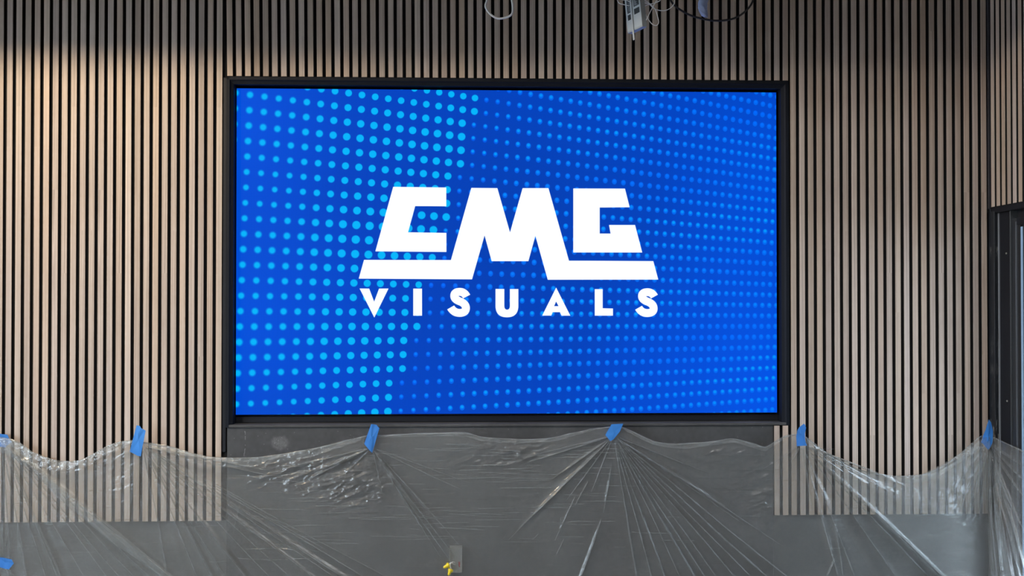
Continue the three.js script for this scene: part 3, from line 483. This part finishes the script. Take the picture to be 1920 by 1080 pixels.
// ---------------------------------------------------------------- painter's tape
function tapeGeo(pts, zf, curl) {
  const cx = pts.reduce((s, p) => s + p[0], 0) / pts.length, cy = pts.reduce((s, p) => s + p[1], 0) / pts.length;
  const rings = [1, 0.66, 0.33, 0], sub = [];
  for (let k = 0; k < pts.length; k++) for (let q = 0; q < 3; q++) { const a = pts[k], b = pts[(k + 1) % pts.length]; sub.push([a[0] + (b[0] - a[0]) * q / 3, a[1] + (b[1] - a[1]) * q / 3]); }
  const pos = [], idx = [], n = sub.length;
  for (const back of [0, 1]) {
    for (const r of rings) for (let k = 0; k < n; k++) {
      const x = cx + (sub[k][0] - cx) * r, y = cy + (sub[k][1] - cy) * r;
      const z = zf + 0.010 * (ridged(x * 26 + curl, y * 26) - 0.4) + 0.004 * (ridged(x * 60 + curl * 3, y * 45) - 0.4) + curl * 0.0004 * (y - cy) / 0.05;
      pos.push(x, y, z - back * 0.0004);
    }
  }
  const at = (b, r, k) => b * rings.length * n + r * n + (k % n);
  for (let k = 0; k < n; k++) {
    for (let r = 0; r < rings.length - 1; r++) {
      idx.push(at(0, r, k), at(0, r + 1, k), at(0, r, k + 1), at(0, r, k + 1), at(0, r + 1, k), at(0, r + 1, k + 1));
      idx.push(at(1, r, k), at(1, r, k + 1), at(1, r + 1, k), at(1, r, k + 1), at(1, r + 1, k + 1), at(1, r + 1, k));
    }
    idx.push(at(0, 0, k), at(0, 0, k + 1), at(1, 0, k), at(0, 0, k + 1), at(1, 0, k + 1), at(1, 0, k));
  }
  const g = new THREE.BufferGeometry(); g.setAttribute('position', new THREE.Float32BufferAttribute(pos, 3)); g.setIndex(idx); g.computeVertexNormals();
  return metreUV(g);
}
[
  ['blue tape scrap under the folded plastic, holding its farthest top corner', 0.022],
  ['upright blue tape strip on the warm lit slats', 0.056],
  ['pointed blue tape strip on the grey board above the yellow wire connectors', 0.056],
  ['slanted blue tape strip just below the screen sill, where the folds fan out widest', 0.056],
  ['curled blue tape strip on the slats beside the two short slats', 0.056],
  ['leaf-shaped blue tape piece on the last slat beside the doorway', 0.056],
  ['level blue tape scrap low on the dark wall below the slats', 0.066],
].forEach(([label, z], k) => tag(mesh('tape_strip', tapeGeo(DATA.tapes[k], z, k + 1), M.tape[k % 2]), label, 'tape', 'blue tape strips holding the sheet'));

// ---------------------------------------------------------------- electrical box with its yellow connectors
{
  const b = thing('junction_box', 'small open metal electrical box on the wall behind the plastic sheet', 'electrical box', null, [-0.1445, 0.47, -0.006]);
  const w = 0.0275, h = 0.055, d = 0.034, t = 0.0016;
  mesh('back', rbox(-w, -h, 0, w, h, t, 0.0005), M.steel, b);
  for (const s of [-1, 1]) { mesh('side', rbox(s < 0 ? -w : w - t, -h, 0, s < 0 ? -w + t : w, h, d, 0.0005), M.steel, b); mesh('end', rbox(-w, s < 0 ? -h : h - t, 0, w, s < 0 ? -h + t : h, d, 0.0005), M.steel, b); }
  for (const s of [-1, 1]) { const ear = mesh('ear', rbox(-0.008, s < 0 ? -h - 0.001 : h - 0.012, d - t, 0.008, s < 0 ? -h + 0.012 : h + 0.001, d, 0.0005), M.steel, b); const c = mesh('screw', new THREE.CylinderGeometry(0.0035, 0.0035, 0.003, 14), M.screw, ear); c.rotation.x = Math.PI / 2; c.position.set(0, s * (h - 0.006), d + 0.001); }
  mesh('red_wire', tube([[0.012, -0.03, 0.004], [0.018, -0.022, 0.016], [0.014, -0.012, 0.022], [0.017, -0.034, 0.025]], 0.0022, 24, 8), std({ color: lin(0.45, 0.05, 0.05), roughness: 0.5 }), b);
  const yel = std({ color: lin(0.78, 0.60, 0.02), roughness: 0.45 });
  const cap = new THREE.LatheGeometry([[0, 0], [0.0062, 0.0004], [0.0072, 0.002], [0.0066, 0.006], [0.0054, 0.016], [0.0046, 0.0215], [0.003, 0.0235], [0, 0.024]].map(p => new THREE.Vector2(...p)), 18);
  const conn = (label, pos, rz, wire) => {
    const g = thing('wire_connector', label, 'wire connector', 'yellow wire connectors', pos);
    g.scale.setScalar(1.2);
    const m = mesh('cap', cap, yel, g); m.rotation.z = rz;
    for (const s of [-1, 1]) { const wing = mesh('wing', new RoundedBoxGeometry(0.006, 0.009, 0.003, 2, 0.001), yel, m); wing.position.set(s * 0.0062, 0.005, 0); }
    mesh('wire', tube(wire, 0.0016, 24, 7), M.whiteCable, g);
  };
  conn('yellow wire connector lying across the edge of the metal box', [-0.170, 0.466, 0.076], 2.05, [[0, 0.001, 0], [0.006, 0.005, -0.004], [0.014, -0.004, -0.016], [0.02, -0.01, -0.03]]);
  conn('yellow wire connector hanging below the metal box', [-0.163, 0.447, 0.078], 2.75, [[0, 0.001, 0], [-0.003, 0.014, -0.003], [0.004, 0.02, -0.014], [0.012, 0.014, -0.032]]);
}

// ---------------------------------------------------------------- cables hanging out of the soffit
{
  const Z = 0.28;
  tag(mesh('cable_loop', tube([[-0.02, 3.03, Z], [-0.004, 2.93, Z], [-0.006, 2.874, Z], [-0.012, 2.847, Z], [0.01, 2.814, Z], [0.039, 2.798, Z], [0.076, 2.803, Z], [0.098, 2.817, Z], [0.101, 2.853, Z], [0.094, 2.9, Z], [0.10, 3.03, Z]], 0.0042, 90, 10), M.whiteCable), 'off-white cable loop hanging above the LED screen', 'cable');
  tag(mesh('black_cable', tube([[0.70, 2.99], [0.747, 2.918], [0.774, 2.867], [0.837, 2.824], [0.904, 2.804], [0.972, 2.798], [1.04, 2.812], [1.096, 2.856], [1.117, 2.9], [1.13, 2.99]].map(([x, y]) => [x * 1.024, 1.62 + (y - 1.62) * 1.024, 0.2]), 0.0042, 90, 10), M.blackCable), 'black cable sagging in a wide arc in front of the slats', 'cable');
  // power supply
  const label = document.createElement('canvas'); label.width = 128; label.height = 512;
  const g = label.getContext('2d'); g.fillStyle = '#b9c0bf'; g.fillRect(0, 0, 128, 512);
  g.fillStyle = '#232a2e'; g.fillRect(14, 150, 42, 165); g.fillRect(72, 110, 46, 165); g.fillRect(14, 335, 42, 60); g.fillRect(72, 300, 46, 62);
  g.fillStyle = '#c9cfce'; for (let k = 0; k < 16; k++) { g.fillRect(18 + (k % 3) * 3, 168 + k * 8.6, 10 + hash(k, 4) * 22, 2.5); g.fillRect(77, 150 + k * 7.4, 12 + hash(k, 9) * 22, 2.5); }
  g.beginPath(); g.arc(94, 134, 9, 0, 7); g.fill(); g.fillStyle = '#232a2e'; g.beginPath(); g.arc(97, 132, 4, 0, 7); g.fill();
  const lt = new THREE.CanvasTexture(label); lt.colorSpace = THREE.SRGBColorSpace;
  const p = thing('power_supply', 'grey boxed power supply with dark labels hanging from the soffit on wires', 'power supply', null, [0.613, 2.757, Z]);
  p.rotation.set(0.0, -1.02, 0.09, 'ZYX');
  const caseM = std({ color: lin(0.42, 0.45, 0.44), roughness: 0.45, metalness: 0.2 });
  const body = mesh('case', rbox(-0.046, 0, -0.026, 0.046, 0.25, 0, 0.0015), caseM, p);
  const lg = new THREE.PlaneGeometry(0.09, 0.19); lg.translate(0, 0.1, 0.0006); mesh('label_sheet', lg, std({ map: lt, roughness: 0.5 }), body);
  mesh('hanging_strip', rbox(-0.012, -0.042, 0.003, -0.002, 0.24, 0.0055, 0.001), std({ color: lin(0.5, 0.53, 0.52), roughness: 0.4 }), p);
  mesh('end_plate', rbox(-0.0455, -0.002, -0.0255, 0.0455, 0.0, -0.0005, 0.0005), caseM, body);
  const wires = [
    [[0.50, 3.03, Z], [0.53, 2.92, Z], [0.545, 2.869, Z], [0.563, 2.86, Z + 0.005], [0.590, 2.858, Z - 0.004]],
    [[0.55, 3.03, Z], [0.545, 2.90, Z], [0.556, 2.88, Z], [0.576, 2.878, Z], [0.598, 2.868, Z - 0.004]],
    [[0.632, 2.842, Z - 0.015], [0.66, 2.86, Z], [0.702, 2.873, Z], [0.724, 2.887, Z], [0.75, 3.03, Z]],
    [[0.632, 2.87, Z - 0.015], [0.666, 2.862, Z], [0.691, 2.842, Z], [0.724, 2.833, Z], [0.753, 2.84, Z], [0.774, 2.86, Z], [0.778, 2.892, Z], [0.77, 3.03, Z]],
    [[0.636, 2.84, Z - 0.02], [0.65, 2.819, Z], [0.666, 2.792, Z], [0.684, 2.772, Z], [0.699, 2.768, Z], [0.708, 2.779, Z], [0.704, 2.806, Z], [0.693, 2.837, Z], [0.665, 2.864, Z], [0.63, 2.89, Z - 0.015]],
    [[0.655, 2.787, Z], [0.673, 2.824, Z], [0.695, 2.864, Z], [0.711, 2.889, Z], [0.73, 3.03, Z]],
  ];
  const wireLabels = ['white wire dipping into the flank of the power supply away from the black cable', 'short white wire entering the top of the power supply',
    'white wire rising from the power supply back into the soffit', 'white wire making the widest loop towards the black cable',
    'white wire making the lowest narrow loop beside the power supply', 'loose straight white wire end crossing the narrow loop'];
  wires.forEach((w, k) => tag(mesh('white_wire', tube(w.map(([x, y, z]) => [x, y, z + [0, 0.006, -0.004, 0.012, 0.02, 0.028][k]]), 0.0018, 60, 7), M.whiteCable), wireLabels[k], 'wire', 'white wires round the power supply'));
  // crumpled blue plastic wrap
  const n = 26, rad = 22, pos = [], idx = [], path = [[0.902, 3.03], [0.903, 2.95], [0.902, 2.89], [0.897, 2.855], [0.902, 2.83], [0.912, 2.812]];
  const cv = new THREE.CatmullRomCurve3(path.map(q => new THREE.Vector3(q[0], q[1], Z)));
  for (let i = 0; i <= n; i++) { const q = cv.getPoint(i / n), t = i / n; for (let j = 0; j < rad; j++) { const a = j / rad * 2 * Math.PI, r = (0.020 - 0.008 * Math.max(0, t - 0.6) / 0.4) * (0.55 + 0.75 * ridged(a * 1.7 + 2, t * 4)) * (t > 0.95 ? 0.75 : 1); pos.push(q.x + Math.cos(a) * r, q.y, q.z + Math.sin(a) * r * 0.8); } }
  for (let i = 0; i < n; i++) for (let j = 0; j < rad; j++) { const a = i * rad + j, b = i * rad + (j + 1) % rad; idx.push(a, b, a + rad, b, b + rad, a + rad); }
  const wg = new THREE.BufferGeometry(); wg.setAttribute('position', new THREE.Float32BufferAttribute(pos, 3)); wg.setIndex(idx); wg.computeVertexNormals(); metreUV(wg);
  tag(mesh('plastic_wrap', wg, phys({ color: lin(0.42, 0.50, 0.72), roughness: 0.35, transmission: 0.3, thickness: 0, side: THREE.DoubleSide })), 'crumpled bluish plastic wrap hanging above the black cable arc', 'plastic wrap');
}

// ---------------------------------------------------------------- lamps: unseen fill panels added overhead, and a bare bulb at the warm end
for (const [x, z] of [[-0.6, 1.45], [1.2, 1.45], [-0.6, 2.0], [1.2, 2.0], [-0.6, 2.6], [1.2, 2.6]]) {
  const p = thing('added_ceiling_light', 'added flat fill light panel under the dark ceiling, out of view', 'ceiling light', 'added ceiling fill panels', [x, H, z]);  // panels added above the view so the wall brightens downwards
  mesh('housing', rbox(-0.62, -0.05, -0.17, 0.62, 0, 0.17, 0.004), M.paint, p);
  mesh('diffuser', new THREE.PlaneGeometry(1.2, 0.3).rotateX(Math.PI / 2).translate(0, -0.051, 0), std({ color: 0xffffff, emissive: lin(0.97, 0.98, 0.98), emissiveIntensity: 1 }), p);
  const l = new THREE.RectAreaLight(new THREE.Color().setRGB(0.97, 0.98, 0.98), FILL_PANEL, 1.2, 0.3); l.position.set(x, H - 0.055, z); l.rotation.x = -Math.PI / 2; scene.add(l);
}
{
  const lamp = thing('pendant_lamp', 'bare warm bulb hanging on a short cord from the ceiling', 'lamp', null, [-2.45, 3.268, 1.72]);
  mesh('cord', new THREE.CylinderGeometry(0.004, 0.004, 0.25, 8).translate(0, 0.225, 0), M.blackCable, lamp);
  mesh('socket', new THREE.CylinderGeometry(0.02, 0.022, 0.05, 18).translate(0, 0.095, 0), M.black, lamp);
  mesh('bulb', new THREE.SphereGeometry(0.075, 24, 16), std({ color: 0xffffff, emissive: lin(1, 0.8, 0.58), emissiveIntensity: 6 }), lamp);
  const l = new THREE.PointLight(new THREE.Color().setRGB(1, 0.79, 0.54), WARM_LAMP, 0, 2); l.position.copy(lamp.position); l.castShadow = true; l.shadow.radius = 3.6; scene.add(l);
}

renderer.render(scene, camera);
